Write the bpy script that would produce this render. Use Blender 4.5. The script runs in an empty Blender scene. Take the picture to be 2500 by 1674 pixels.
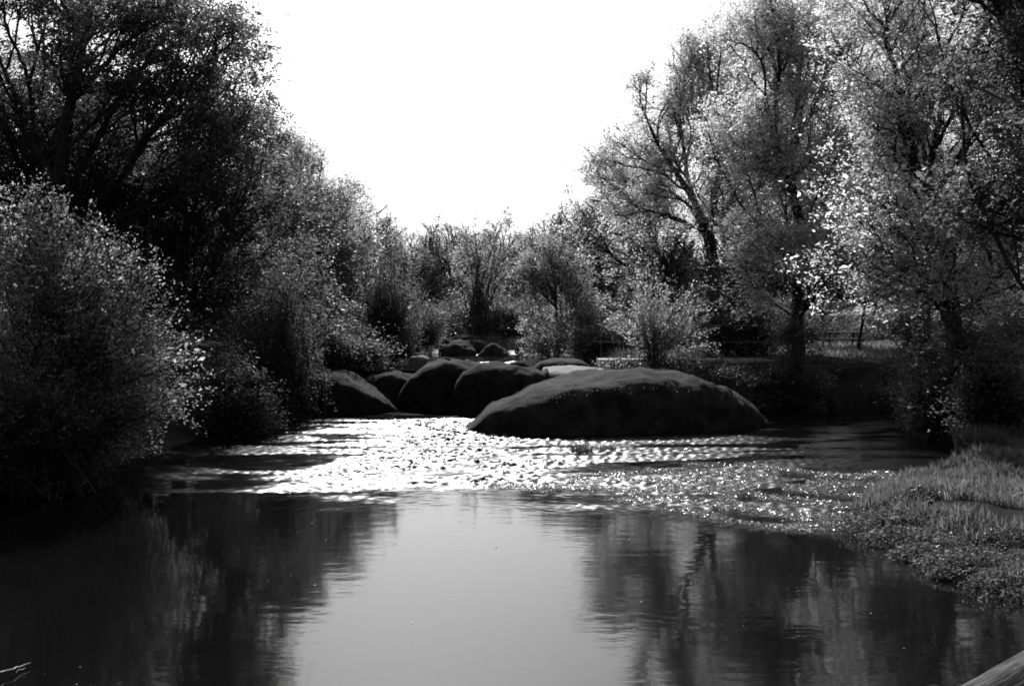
import bpy, bmesh, math
import numpy as np
from mathutils import Vector, noise as mnoise

# ------------------------------------------------------------------ camera, sky, sun, exposure
S = bpy.context.scene
C = bpy.context.collection
CAM_H = 2.6
F = 2430.6                                  # focal length in photo pixels (35 mm on a 36 mm frame, 2500 px wide)
HORIZON = 780.0
cam = bpy.data.cameras.new('camera'); co = bpy.data.objects.new('camera', cam); C.objects.link(co)
cam.lens = 35; cam.sensor_width = 36; cam.clip_end = 3000; cam.clip_start = 0.05
co.location = (0, 0, CAM_H); co.rotation_euler = (math.radians(90), 0, 0)
cam.shift_y = -(837 - HORIZON) / 2500.0
S.camera = co

SUN_EL, SUN_AZ = math.radians(37), math.radians(-6)     # azimuth from +Y, negative is left
w = bpy.data.worlds.new('World'); S.world = w; w.use_nodes = True
nt = w.node_tree; nt.nodes.clear()
sky = nt.nodes.new('ShaderNodeTexSky'); sky.sky_type = 'NISHITA'; sky.sun_disc = False
sky.sun_elevation = SUN_EL; sky.sun_rotation = SUN_AZ
sky.air_density = 1.0; sky.dust_density = 3.0; sky.ozone_density = 1.0
bw = nt.nodes.new('ShaderNodeRGBToBW'); bg = nt.nodes.new('ShaderNodeBackground'); wo = nt.nodes.new('ShaderNodeOutputWorld')
nt.links.new(sky.outputs[0], bw.inputs[0]); nt.links.new(bw.outputs[0], bg.inputs[0]); nt.links.new(bg.outputs[0], wo.inputs[0])
bg.inputs[1].default_value = 0.1

sl = bpy.data.lights.new('sun', 'SUN'); so = bpy.data.objects.new('sun', sl); C.objects.link(so)
sl.energy = 5.0; sl.angle = math.radians(0.5); sl.color = (1, 1, 1)
sd = Vector((math.sin(SUN_AZ) * math.cos(SUN_EL), math.cos(SUN_AZ) * math.cos(SUN_EL), math.sin(SUN_EL)))
so.rotation_euler = sd.to_track_quat('Z', 'Y').to_euler(); so.location = sd * 60

vs = S.view_settings
vs.view_transform = 'Standard'; vs.look = 'None'; vs.gamma = 1.0; vs.exposure = 0.35; vs.use_curve_mapping = False
cy = S.cycles
cy.max_bounces = 6; cy.diffuse_bounces = 4; cy.glossy_bounces = 3; cy.transmission_bounces = 3; cy.transparent_max_bounces = 4
cy.sample_clamp_indirect = 3.0; cy.sample_clamp_direct = 0.0; cy.caustics_reflective = False; cy.caustics_refractive = False
cy.use_denoising = True; cy.denoiser = 'OPENIMAGEDENOISE'; cy.denoising_input_passes = 'RGB_ALBEDO_NORMAL'; cy.denoising_prefilter = 'ACCURATE'
cy.filter_width = 1.7

# ------------------------------------------------------------------ helpers
RNG = np.random.default_rng(7)

def W(px, py, Y):
    """world point for a measured photo position at distance Y"""
    return np.array([(px - 1250) / F * Y, Y, CAM_H - (py - HORIZON) / F * Y])

def G(px, py, z=0.0):
    """world point on a level plane z for a measured photo position"""
    Y = (CAM_H - z) * F / (py - HORIZON)
    return np.array([(px - 1250) / F * Y, Y, z])

def tag(o, label=None, cat=None, group=None, kind=None):
    if label: o['label'] = label
    if cat: o['category'] = cat
    if group: o['group'] = group
    if kind: o['kind'] = kind
    return o

def empty(name, loc):
    o = bpy.data.objects.new(name, None); C.objects.link(o); o.location = loc; o.empty_display_size = 0.2
    return o

def mesh(name, v, f, mat, parent=None, smooth=False, loc=(0, 0, 0), arity=4):
    """v (n,3), f (m,arity) arrays -> object"""
    v = np.asarray(v, np.float32); f = np.asarray(f, np.int32)
    me = bpy.data.meshes.new(name)
    me.vertices.add(len(v)); me.vertices.foreach_set('co', v.ravel())
    me.loops.add(f.size); me.loops.foreach_set('vertex_index', f.ravel())
    me.polygons.add(len(f)); me.polygons.foreach_set('loop_start', np.arange(0, f.size, f.shape[1], dtype=np.int32))
    me.update(calc_edges=True)
    if smooth: me.polygons.foreach_set('use_smooth', np.ones(len(f), bool))
    me.materials.append(mat)
    o = bpy.data.objects.new(name, me); C.objects.link(o)
    if parent is not None: o.parent = parent
    o.location = loc
    return o

def bm_obj(name, bm, mat, parent=None, smooth=False, loc=(0, 0, 0)):
    me = bpy.data.meshes.new(name); bm.to_mesh(me); bm.free()
    if smooth:
        for p in me.polygons: p.use_smooth = True
    me.materials.append(mat)
    o = bpy.data.objects.new(name, me); C.objects.link(o)
    if parent is not None: o.parent = parent
    o.location = loc
    return o

class SinNoise:
    """cheap smooth random field, about -1..1"""
    def __init__(self, seed, wl, n=10, spread=0.5, dim=2):
        r = np.random.default_rng(seed)
        d = r.normal(size=(n, dim)); d /= np.linalg.norm(d, axis=1)[:, None]
        k = 2 * np.pi / (wl * np.exp(r.uniform(-spread, spread, n)))
        self.k = d * k[:, None]; self.p = r.uniform(0, 6.28, n); self.n = n
    def __call__(self, *xs):
        out = 0
        for k, p in zip(self.k, self.p):
            out = out + np.sin(sum(a * b for a, b in zip(k, xs)) + p)
        return out / math.sqrt(self.n / 2) * 0.5

def sstep(x, a, b):
    t = np.clip((x - a) / (b - a), 0, 1); return t * t * (3 - 2 * t)

# ------------------------------------------------------------------ materials (a monochrome place: greys only)
def new_mat(name):
    m = bpy.data.materials.new(name); m.use_nodes = True; nt = m.node_tree; nt.nodes.clear()
    out = nt.nodes.new('ShaderNodeOutputMaterial')
    return m, nt, out

def N(nt, t, **kw):
    n = nt.nodes.new(t)
    for k, v in kw.items():
        if k.startswith('i_'):
            key = k[2:]; n.inputs[int(key) if key.isdigit() else key].default_value = v
        else: setattr(n, k, v)
    return n

def grey_noise(nt, lo, hi, scale, detail=6, rough=0.6, vec=None, stretch=None, contrast=(0.35, 0.65)):
    tc = N(nt, 'ShaderNodeTexCoord'); no = N(nt, 'ShaderNodeTexNoise', i_Scale=scale, i_Detail=detail, i_Roughness=rough)
    src = tc.outputs['Object']
    if stretch:
        mp = N(nt, 'ShaderNodeMapping'); mp.inputs['Scale'].default_value = stretch
        nt.links.new(src, mp.inputs[0]); src = mp.outputs[0]
    nt.links.new(src, no.inputs['Vector'])
    mr = N(nt, 'ShaderNodeMapRange', i_1=contrast[0], i_2=contrast[1], i_3=lo, i_4=hi)
    nt.links.new(no.outputs[0], mr.inputs[0])
    return mr.outputs[0], no.outputs[0]

def surf(name, lo, hi, scale, rough=0.8, bump=0.3, bscale=None, dist=0.02, spec=0.3, stretch=None):
    m, nt, out = new_mat(name)
    p = N(nt, 'ShaderNodeBsdfPrincipled', i_Roughness=rough); p.inputs['Specular IOR Level'].default_value = spec
    c, _ = grey_noise(nt, lo, hi, scale, stretch=stretch); nt.links.new(c, p.inputs['Base Color'])
    _, h = grey_noise(nt, 0, 1, bscale or scale * 4, detail=8, rough=0.7, stretch=stretch)
    b = N(nt, 'ShaderNodeBump', i_Strength=bump, i_Distance=dist); nt.links.new(h, b.inputs['Height']); nt.links.new(b.outputs[0], p.inputs['Normal'])
    nt.links.new(p.outputs[0], out.inputs[0])
    return m

def leaf_mat(name, diff, trans, var=0.3, rough=0.5, spec=0.3, mixf=0.5):
    m, nt, out = new_mat(name)
    geo = N(nt, 'ShaderNodeNewGeometry')
    mr = N(nt, 'ShaderNodeMapRange', i_1=0.0, i_2=1.0, i_3=1 - var, i_4=1 + var)
    nt.links.new(geo.outputs['Random Per Island'], mr.inputs[0])
    p = N(nt, 'ShaderNodeBsdfPrincipled', i_Roughness=rough); p.inputs['Specular IOR Level'].default_value = spec
    t = N(nt, 'ShaderNodeBsdfTranslucent')
    for val, node, sock in ((diff, p, 'Base Color'), (trans, t, 'Color')):
        mu = N(nt, 'ShaderNodeMath', operation='MULTIPLY'); mu.inputs[1].default_value = val
        nt.links.new(mr.outputs[0], mu.inputs[0]); nt.links.new(mu.outputs[0], node.inputs[sock])
    mx = N(nt, 'ShaderNodeMixShader'); mx.inputs[0].default_value = mixf
    nt.links.new(p.outputs[0], mx.inputs[1]); nt.links.new(t.outputs[0], mx.inputs[2]); nt.links.new(mx.outputs[0], out.inputs[0])
    return m

M = {}
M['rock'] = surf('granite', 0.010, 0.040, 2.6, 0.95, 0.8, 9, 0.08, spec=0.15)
M['rock_shaded'] = surf('shaded_granite', 0.006, 0.022, 2.6, 0.95, 0.8, 9, 0.08, spec=0.15)  # darker granite copy; the shade on the pool-head boulders is put into its colour
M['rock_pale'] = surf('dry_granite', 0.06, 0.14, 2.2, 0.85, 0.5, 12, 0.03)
M['ground'] = surf('river_soil', 0.02, 0.05, 1.2, 1.0, 0.6, 8, 0.06, spec=0.0)
M['bark'] = surf('bark', 0.015, 0.04, 6, 0.95, 0.6, 14, 0.03, spec=0.1)
M['twig'] = surf('twig_bark', 0.02, 0.05, 5, 0.9, 0.1, 10, 0.01, spec=0.2)
M['pale_twig'] = surf('dry_stick', 0.25, 0.45, 9, 0.6, 0.2, 30, 0.005)
M['concrete'] = surf('concrete', 0.22, 0.36, 5, 0.8, 0.3, 25, 0.01)
M['wood'] = surf('grey_wood', 0.08, 0.16, 8, 0.8, 0.4, 30, 0.006)
M['steel'] = surf('steel', 0.10, 0.16, 8, 0.35, 0.1, 30, 0.002, spec=0.8)
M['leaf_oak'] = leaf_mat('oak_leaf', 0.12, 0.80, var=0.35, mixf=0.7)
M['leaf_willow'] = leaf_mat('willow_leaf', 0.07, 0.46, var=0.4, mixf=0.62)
M['leaf_dark'] = leaf_mat('dark_leaf', 0.025, 0.17, mixf=0.6)  # leaf tone lowered so the colour itself carries the shade of the dark crowns
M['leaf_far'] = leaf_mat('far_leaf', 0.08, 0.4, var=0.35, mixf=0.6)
M['grass'] = leaf_mat('grass_blade', 0.06, 0.2, 0.45)
M['herb'] = leaf_mat('herb_leaf', 0.035, 0.13, 0.5)
M['weed'] = leaf_mat('wet_weed', 0.10, 0.30, 0.5, rough=0.25, spec=0.6)

def log_mat():
    m, nt, out = new_mat('weathered_log')
    p = N(nt, 'ShaderNodeBsdfPrincipled', i_Roughness=0.9); p.inputs['Specular IOR Level'].default_value = 0.15
    tc = N(nt, 'ShaderNodeTexCoord'); m1 = N(nt, 'ShaderNodeMapping'); m1.inputs['Rotation'].default_value = (0, 0, -math.radians(42.5))
    m2 = N(nt, 'ShaderNodeMapping'); m2.inputs['Scale'].default_value = (3.0, 30, 30)
    no = N(nt, 'ShaderNodeTexNoise', i_Scale=1.0, i_Detail=7.0, i_Roughness=0.7)
    nt.links.new(tc.outputs['Object'], m1.inputs[0]); nt.links.new(m1.outputs[0], m2.inputs[0]); nt.links.new(m2.outputs[0], no.inputs['Vector'])
    mr = N(nt, 'ShaderNodeMapRange', i_1=0.4, i_2=0.68, i_3=0.008, i_4=0.16); nt.links.new(no.outputs[0], mr.inputs[0]); nt.links.new(mr.outputs[0], p.inputs['Base Color'])
    b = N(nt, 'ShaderNodeBump', i_Strength=1.0, i_Distance=0.02); nt.links.new(no.outputs[0], b.inputs['Height']); nt.links.new(b.outputs[0], p.inputs['Normal'])
    nt.links.new(p.outputs[0], out.inputs[0])
    return m
M['log'] = log_mat()

# water: dark, clear-topped; small wavelets as bump, the riffles are real waves
def water_mat():
    m, nt, out = new_mat('river_water')
    p = N(nt, 'ShaderNodeBsdfPrincipled', i_Roughness=0.06, i_IOR=1.333)
    p.inputs['Base Color'].default_value = (0.004, 0.004, 0.004, 1)
    p.inputs['Specular IOR Level'].default_value = 0.5
    tc = N(nt, 'ShaderNodeTexCoord')
    att = N(nt, 'ShaderNodeAttribute', attribute_name='riffle')
    rm = N(nt, 'ShaderNodeMapRange', i_1=0.0, i_2=1.0, i_3=0.05, i_4=0.38); nt.links.new(att.outputs['Fac'], rm.inputs[0]); nt.links.new(rm.outputs[0], p.inputs['Roughness'])
    hs = None
    # (stretch, scale, calm amplitude, riffle amplitude)
    for st, sc, ca, ra in (((0.5, 1.0, 1), 5.0, 0.0022, 0.006), ((0.45, 1.0, 1), 26.0, 0.0003, 0.006), ((1, 1, 1), 0.55, 0.006, 0.0)):
        mp = N(nt, 'ShaderNodeMapping'); mp.inputs['Scale'].default_value = st; nt.links.new(tc.outputs['Object'], mp.inputs[0])
        no = N(nt, 'ShaderNodeTexNoise', i_Scale=sc, i_Detail=2.0, i_Roughness=0.5); nt.links.new(mp.outputs[0], no.inputs['Vector'])
        mr = N(nt, 'ShaderNodeMapRange', i_1=0.0, i_2=1.0, i_3=ca, i_4=ra); nt.links.new(att.outputs['Fac'], mr.inputs[0])
        mu = N(nt, 'ShaderNodeMath', operation='MULTIPLY'); nt.links.new(no.outputs[0], mu.inputs[0]); nt.links.new(mr.outputs[0], mu.inputs[1])
        if hs is None: hs = mu.outputs[0]
        else:
            ad = N(nt, 'ShaderNodeMath', operation='ADD'); nt.links.new(hs, ad.inputs[0]); nt.links.new(mu.outputs[0], ad.inputs[1]); hs = ad.outputs[0]
    b = N(nt, 'ShaderNodeBump', i_Strength=1.0, i_Distance=1.0); nt.links.new(hs, b.inputs['Height']); nt.links.new(b.outputs[0], p.inputs['Normal'])
    nt.links.new(p.outputs[0], out.inputs[0])
    return m
M['water'] = water_mat()

# ------------------------------------------------------------------ terrain
YL = np.array([-40, 0, 7, 10, 13, 17, 22, 26, 28, 31, 36, 45, 60, 90, 200]);  XL = np.array([-12, -10.5, -9.5, -9.0, -8.2, -7.2, -6.9, -6.3, -5.6, -4.0, -3.4, -3.2, -4, -5, -9])
YR = np.array([-40, 0, 7, 9.36, 10.2, 11.3, 13.2, 15, 17, 19, 21, 24, 26, 28, 29.5, 31, 36, 45, 60, 90, 200])
XR = np.array([7, 5.6, 5.0, 4.8, 4.45, 4.4, 4.35, 5.3, 7.0, 8.6, 10, 12, 12.6, 10.5, 6, 3.0, 2.4, 2.4, 1.5, 0, -2])
tn1, tn2, tn3 = SinNoise(1, 3.0), SinNoise(2, 0.9), SinNoise(3, 14.0)

def terrain(x, y):
    xl = np.interp(y, YL, XL); xr = np.interp(y, YR, XR)
    d = np.maximum(xl - x, x - xr)
    spit = sstep(y, 8, 10) * (1 - sstep(y, 17, 20)) * (x > 0)
    bank = 0.85 - 0.64 * spit + 0.25 * (x < 0) + 0.45 * sstep(y, 24, 32)
    z = np.where(d > 0, bank * sstep(d, -0.05, 1.6) + 0.02, -0.9 * sstep(-d, 0, 1.5))
    bed = 0.55 * sstep(y, 28.5, 31.5) - 0.9 * (1 - sstep(y, 28.5, 31.5))
    bed = bed + 1.05 * sstep(y, 47, 55)
    z = np.where(d <= 0, np.maximum(z, bed), z + 0.5 * sstep(y, 46, 55) * (x < 4))
    z = z + np.where(d > 0, sstep(d, 0, 1.0) * (0.10 * tn1(x, y) + 0.05 * tn2(x, y)), 0)
    far = sstep(np.hypot(x, y), 60, 260)
    return z + far * (2.0 + 1.5 * tn3(x * 0.2, y * 0.2))

xs = np.unique(np.concatenate([-np.geomspace(18, 390, 22), np.arange(-18, 18.01, 0.3), np.geomspace(18, 390, 22)]))
ys = np.unique(np.concatenate([-np.geomspace(4, 300, 12), np.arange(-4, 36, 0.3), np.arange(36, 70, 0.8), np.geomspace(70, 390, 16)]))
gx, gy = np.meshgrid(xs, ys)
def grid_faces(nx, ny):
    i = np.arange((nx) * (ny)).reshape(ny, nx)
    return np.stack([i[:-1, :-1], i[:-1, 1:], i[1:, 1:], i[1:, :-1]], -1).reshape(-1, 4)
tz = terrain(gx, gy)
o = mesh('ground', np.stack([gx, gy, tz], -1).reshape(-1, 3), grid_faces(len(xs), len(ys)), M['ground'], smooth=True)
tag(o, 'dark soil of the river banks and river bed', 'ground', kind='structure')

# ------------------------------------------------------------------ water
rx = np.unique(np.concatenate([np.arange(-14, -5.6, 0.4), np.arange(-5.6, 6.2, 0.042), np.arange(6.2, 16.1, 0.3)]))
ry = np.unique(np.concatenate([np.arange(-6, 12.2, 0.3), np.arange(12.2, 26.6, 0.033), np.arange(26.6, 32.1, 0.2)]))
X, Y = np.meshgrid(rx, ry)
Ys = np.maximum(Y, 2.0)
mpx = 1250 + X / Ys * F; mpy = HORIZON + CAM_H / Ys * F
near = np.interp(mpx, [0, 400, 830, 930, 1050, 1300, 1500, 1650, 1900, 2050, 2500], [1185, 1205, 1222, 1200, 1196, 1218, 1245, 1268, 1312, 1322, 1330])
# edge of the riffle: measured on the river surface as a shore-to-shore line
Yedge = CAM_H * F / (near - HORIZON)
nA, nB, nC, nD = SinNoise(11, 2.6), SinNoise(12, 1.0), SinNoise(13, 5.0), SinNoise(14, 0.5)
ej = 0.5 * nB(X * 0.6, Y) + 0.6 * nA(X * 0.6, Y) + 0.25 * nD(X, Y)
rif = 1.05 * sstep(Y, Yedge - 0.7 + ej, Yedge + 1.9 + ej) ** 1.2
wx_ = X + 0.8 * nC(X, Y); wy_ = Y + 0.5 * nC(Y + 3, X * 0.5)
streak = nA(wx_ * 0.55, wy_ * 1.5) + 0.6 * nB(wx_ * 0.4, wy_ * 1.1) + 0.25 * nD(wx_ * 0.4, wy_)
patch = 0.2 + 0.92 * sstep(streak, -0.5, 0.12) + 0.15 * nD(X * 0.5, Y)
rif = rif * np.clip(patch, 0.08, 1.15)
rif *= 1 - 0.85 * sstep(Y, 25.4, 26.6) * (X < 2)                      # slack below the ledge
rif *= 1 - 0.6 * sstep(X, 3.0, 7.0)                                  # quieter inlet on the right
rif *= 1 - 0.55 * sstep(-X, 2.6, 5.2)
rif *= 1 + 1.1 * np.exp(-((X + 1.3) / 2.4) ** 2)                       # the main current
wave = 0
wr = np.random.default_rng(21)
for i in range(90):
    lam = 0.08 * math.exp(wr.uniform(0, 1.2)); th = wr.normal(math.pi / 2, 1.0)
    k = 2 * math.pi / lam; am = 0.046 / k
    wave = wave + am * np.sin(k * (math.cos(th) * X + math.sin(th) * Y) + wr.uniform(0, 6.28) + 1.5 * nA(X, Y))
long = 0.004 * np.sin(2 * math.pi / 1.4 * (Y + 0.25 * X) + 2 * nC(X, Y)) * sstep(Y, 11, 14)
Z = rif * wave
o = mesh('river_water', np.stack([X, Y, Z], -1).reshape(-1, 3), grid_faces(len(rx), len(ry)), M['water'], smooth=True)
a = o.data.attributes.new('riffle', 'FLOAT', 'POINT'); a.data.foreach_set('value', np.clip(rif, 0, 1).astype(np.float32).ravel())
tag(o, 'dark river pool breaking into glittering riffles', 'water', kind='structure')

ux = np.arange(-7, 5.01, 0.15); uy = np.arange(31.2, 54, 0.15); X, Y = np.meshgrid(ux, uy)
wv = 0
for i in range(30):
    lam = 0.5 * math.exp(wr.uniform(0, 1.2)); th = wr.normal(math.pi / 2, 0.6); k = 2 * math.pi / lam
    wv = wv + 0.085 / k * np.sin(k * (math.cos(th) * X + math.sin(th) * Y) + wr.uniform(0, 6.28))
ub = np.full(X.shape, 0.06)
for (x0, x1, y0, y1) in ((-1.3, 0.2, 34.6, 36.4), (0.0, 1.9, 45.8, 47.8), (-0.3, 0.7, 49.5, 50.6), (-0.4, 0.6, 51.8, 53.0), (-1.8, -1.3, 44.5, 45.6)):
    ub = np.maximum(ub, sstep(X, x0 - .2, x0) * (1 - sstep(X, x1, x1 + .2)) * sstep(Y, y0 - .3, y0) * (1 - sstep(Y, y1, y1 + .3)))
o = mesh('upstream_water', np.stack([X, Y, 1.0 + wv * ub], -1).reshape(-1, 3), grid_faces(len(ux), len(uy)), M['water'], smooth=True)
a = o.data.attributes.new('riffle', 'FLOAT', 'POINT'); a.data.foreach_set('value', ub.astype(np.float32).ravel())
tag(o, 'upper pool shining in slivers between the far boulders', 'water', kind='structure')

# ------------------------------------------------------------------ boulders
def boulder(name, label, c, r, seed, mat='rock', flat=0.8, rough=0.10, group=None, rot=0, sub=4, sharp=2.4):
    """rounded granite block: superellipsoid with broad facets and fine pits; c = centre on its base"""
    bm = bmesh.new(); bmesh.ops.create_icosphere(bm, subdivisions=sub, radius=1)
    off = Vector((seed * 3.17, seed * 1.3, seed * 7.7)); cr, sr = math.cos(rot), math.sin(rot)
    for v in bm.verts:
        n = v.co.normalized()
        q = (abs(n.x) ** sharp + abs(n.y) ** sharp + abs(n.z) ** sharp) ** (-1 / sharp)
        d = q * (1 + rough * 1.8 * mnoise.noise(n * 1.3 + off) + rough * 0.9 * mnoise.noise(n * 3.1 + off) + rough * 0.3 * mnoise.noise(n * 9 + off))
        p = n * d
        z = p.z if p.z > 0 else p.z * flat
        x_, y_ = p.x * r[0], p.y * r[1]
        v.co = Vector((x_ * cr - y_ * sr, x_ * sr + y_ * cr, z * r[2]))
    o = bm_obj(name, bm, M[mat], smooth=True, loc=c)
    tag(o, label, 'boulder', group)
    return o

def loft(label, prof, Y, zb, dep, seed, mat='rock', skew=0.0, nx=110, n_t=52, pw=0.42, amp=1.0):
    """boulder lofted along its length: crest profile (photo measurements at distance Y), steep flanks, rounded shoulders"""
    L = np.array([(p[0] - 1250) / F * Y for p in prof]); H = np.array([max(0.0, CAM_H - (p[1] - HORIZON) / F * Y - zb) for p in prof])
    x0, x1 = L[0], L[-1]; cx = (x0 + x1) / 2; V = []
    off = seed * 5.3
    for i in range(nx):
        t = i / (nx - 1); x = x0 + t * (x1 - x0)
        h = float(np.interp(x, L, H)) * min(1, 14 * t, 14 * (1 - t)) ** 0.5
        e = max(0.0, 1 - abs(2 * t - 1) ** 2.4)
        d = dep * e ** 0.5 + 0.04; yc = skew * (x - cx)
        for j in range(n_t):
            th = math.pi * (j / (n_t - 1)) * 1.2 - 0.1 * math.pi
            cs, sn = math.cos(th), math.sin(th)
            y = yc - d * math.copysign(abs(cs) ** pw, cs)
            z = (h * abs(sn) ** pw if sn > 0 else -0.8 * abs(sn) ** 0.6)
            q = Vector((x + off, y + Y, z))
            k = amp * (0.13 * mnoise.noise(q * 0.8) + 0.085 * mnoise.noise(q * 2.1) + 0.035 * mnoise.noise(q * 5) + 0.008 * mnoise.noise(q * 17))
            V.append((x - cx + k * 0.4, y - 0.6 * k * cs, z + k * max(sn, 0)))
    i = np.arange(nx * n_t).reshape(nx, n_t)
    Fc = np.stack([i[:-1, :-1], i[:-1, 1:], i[1:, 1:], i[1:, :-1]], -1).reshape(-1, 4)[:, ::-1]
    return tag(mesh('boulder', V, Fc, M[mat], smooth=True, loc=(cx, Y, zb)), label, 'boulder')

WH = loft('huge dark whaleback granite boulder with a sunlit mossy crest rising from the river',
     [(1134, 1052), (1142, 1032), (1200, 982), (1300, 943), (1400, 918), (1500, 907), (1590, 903), (1660, 909), (1750, 938), (1830, 982), (1875, 1016), (1892, 1040)], 24.6, 0.0, 2.0, 1, skew=0.2, nx=170)
loft('black wedge-shaped boulder at the left bank below the whippy willow shrub', [(690, 985), (735, 930), (785, 909), (828, 904), (880, 930), (930, 962), (972, 992)], 28.6, 0.0, 1.3, 3, mat='rock_shaded', amp=0.6)
loft('tall rounded dark boulder left of the whaleback at the head of the pool', [(955, 990), (985, 945), (1008, 912), (1042, 890), (1085, 882), (1135, 884), (1170, 892), (1230, 897), (1300, 902), (1345, 935)], 29.6, 0.0, 1.3, 5, mat='rock_shaded')
loft('dark ledge rock with a thin bright lip behind the left end of the whaleback', [(1095, 960), (1130, 910), (1165, 896), (1195, 891), (1235, 892), (1290, 903), (1322, 909), (1338, 902), (1352, 950)], 28.4, 0.0, 1.3, 6, mat='rock_shaded')
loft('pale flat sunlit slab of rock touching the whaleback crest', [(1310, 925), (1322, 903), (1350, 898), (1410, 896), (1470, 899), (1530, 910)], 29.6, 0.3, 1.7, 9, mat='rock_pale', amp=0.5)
loft('grooved sloping boulder behind the pale flat slab', [(1290, 905), (1315, 884), (1345, 876), (1400, 876), (1425, 882), (1450, 905)], 32.4, 0.6, 1.2, 10, amp=0.7)

def bpx(px0, px1, ytop, Y, zb, label, seed, depth=None, mat='rock', **kw):
    x0 = (px0 - 1250) / F * Y; x1 = (px1 - 1250) / F * Y
    h = CAM_H - (ytop - HORIZON) / F * Y - zb
    rx_ = (x1 - x0) / 2
    boulder('boulder', label, ((x0 + x1) / 2, Y, zb), (rx_, depth or rx_ * 0.8, h), seed, mat, **kw)

loft('low black rock in the shade between the wedge boulder and the rounded boulder', [(850, 965), (872, 930), (905, 914), (960, 910), (1020, 915), (1060, 940)], 30.6, 0.0, 1.2, 8, mat='rock_shaded')
bpx(1075, 1160, 839, 44.5, 0.85, 'small domed boulder with a bright rim, left of the upper pool pair', 12, sharp=2.9, rough=0.13)
bpx(1163, 1245, 840, 44.0, 0.85, 'small domed boulder with a bright rim, right of the upper pool pair', 13, sharp=1.8, rough=0.12)
bpx(1258, 1345, 822, 47.0, 0.85, 'squarish dark boulder standing left of the round bush in the upper pool', 14, sharp=3.2, rough=0.08)
bpx(1090, 1190, 831, 50.0, 0.95, 'rough flat-topped rock behind the two small domed boulders', 15, sharp=3, rough=0.1)
bpx(1105, 1180, 816, 54.0, 1.4, 'lens-shaped pale-edged slab lying below the many-stemmed tree', 16, mat='rock', sharp=2.3)
bpx(1070, 1105, 830, 50.0, 1.0, 'little dark rock at the left end of the upstream slabs', 17, sharp=2.6)
bpx(1075, 1110, 802, 57.0, 1.7, 'thin slab sticking out of the conical bush upstream', 18, mat='rock', sharp=3)
bpx(1180, 1230, 820, 55.0, 1.4, 'low pale rock right of the lens-shaped slab', 19, mat='rock_pale', sharp=2.6)
bpx(1055, 1090, 822, 52.0, 1.5, 'bright flat stone at the foot of the conical bush', 20, mat='rock_pale', sharp=2.8)
bpx(1000, 1048, 868, 33.0, 1.2, 'pale flat stone lying under the conical bush by the rounded boulder', 21, mat='rock_pale', sharp=3, flat=3.0)
bpx(1060, 1130, 872, 35.0, 0.75, 'rough weedy rock at the pool lip behind the tall rounded boulder', 31, sharp=3, rough=0.12)
bpx(1120, 1180, 879, 33.5, 0.75, 'small dark rock left of the bright sliver of the upper pool', 32, sharp=2.8, rough=0.12)
bpx(1235, 1300, 884, 32.5, 0.6, 'low wet shelf rock at the lip of the upper pool', 22, sharp=3.4)
bpx(1945, 1990, 1088, 20.3, -0.1, 'small wet stone breaking the water right of the weed bed', 23, sharp=2.6, sub=3)
bpx(1830, 1935, 905, 28.5, 0.2, 'low shaded rock at the right foot of the whaleback below the footbridge', 24, sharp=2.6)
bpx(2085, 2290, 915, 29.0, 0.1, 'big black rounded rock in the dark right bank', 25, depth=1.2, sharp=2.4)
bpx(1930, 2075, 930, 28.6, 0.0, 'black rock beside the big rounded one on the dark right bank', 26, depth=1.0, sharp=2.4)

# ------------------------------------------------------------------ plants: growth helpers
def frusta(p0, p1, r0, r1, k):
    """tapered k-sided tubes for many segments at once"""
    d = p1 - p0; L = np.linalg.norm(d, axis=1)[:, None] + 1e-9; d = d / L
    ref = np.where(np.abs(d[:, 2:3]) > 0.9, np.array([[1.0, 0, 0]]), np.array([[0, 0, 1.0]]))
    u = np.cross(d, ref); u /= np.linalg.norm(u, axis=1)[:, None]; v = np.cross(d, u)
    a = np.arange(k) * 2 * math.pi / k
    ring = np.cos(a)[None, :, None] * u[:, None, :] + np.sin(a)[None, :, None] * v[:, None, :]
    A = p0[:, None, :] - d[:, None, :] * r0[:, None, None] * 0.3 + ring * r0[:, None, None]
    B = p1[:, None, :] + d[:, None, :] * r1[:, None, None] * 0.3 + ring * r1[:, None, None]
    V = np.concatenate([A, B], 1).reshape(-1, 3)
    base = np.arange(len(p0))[:, None] * 2 * k; j = np.arange(k)[None, :]; jn = (j + 1) % k
    Fq = np.stack([base + j, base + jn, base + k + jn, base + k + j], -1).reshape(-1, 4)
    return V, Fq

def tubes(p0, p1, r0, r1):
    Vs, Fs, n = [], [], 0
    for lo, hi, k in ((0, 0.02, 3), (0.02, 0.06, 5), (0.06, 9, 9)):
        m_ = (r0 >= lo) & (r0 < hi)
        if m_.any():
            v, f = frusta(p0[m_], p1[m_], r0[m_], r1[m_], k); Vs.append(v); Fs.append(f + n); n += len(v)
    if not Vs: return np.zeros((0, 3)), np.zeros((0, 4), int)
    return np.concatenate(Vs), np.concatenate(Fs)

def cones(p0, p1, r0):
    """three-sided tapering twigs"""
    v, f = frusta(p0, p1, r0, r0 * 0.3, 3); m_ = len(p0); v = v.reshape(m_, 6, 3)
    V = np.concatenate([v[:, :3], p1[:, None, :]], 1).reshape(-1, 3); b = np.arange(m_)[:, None] * 4
    return V, np.concatenate([b + [0, 1, 3], b + [1, 2, 3], b + [2, 0, 3]])

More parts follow.
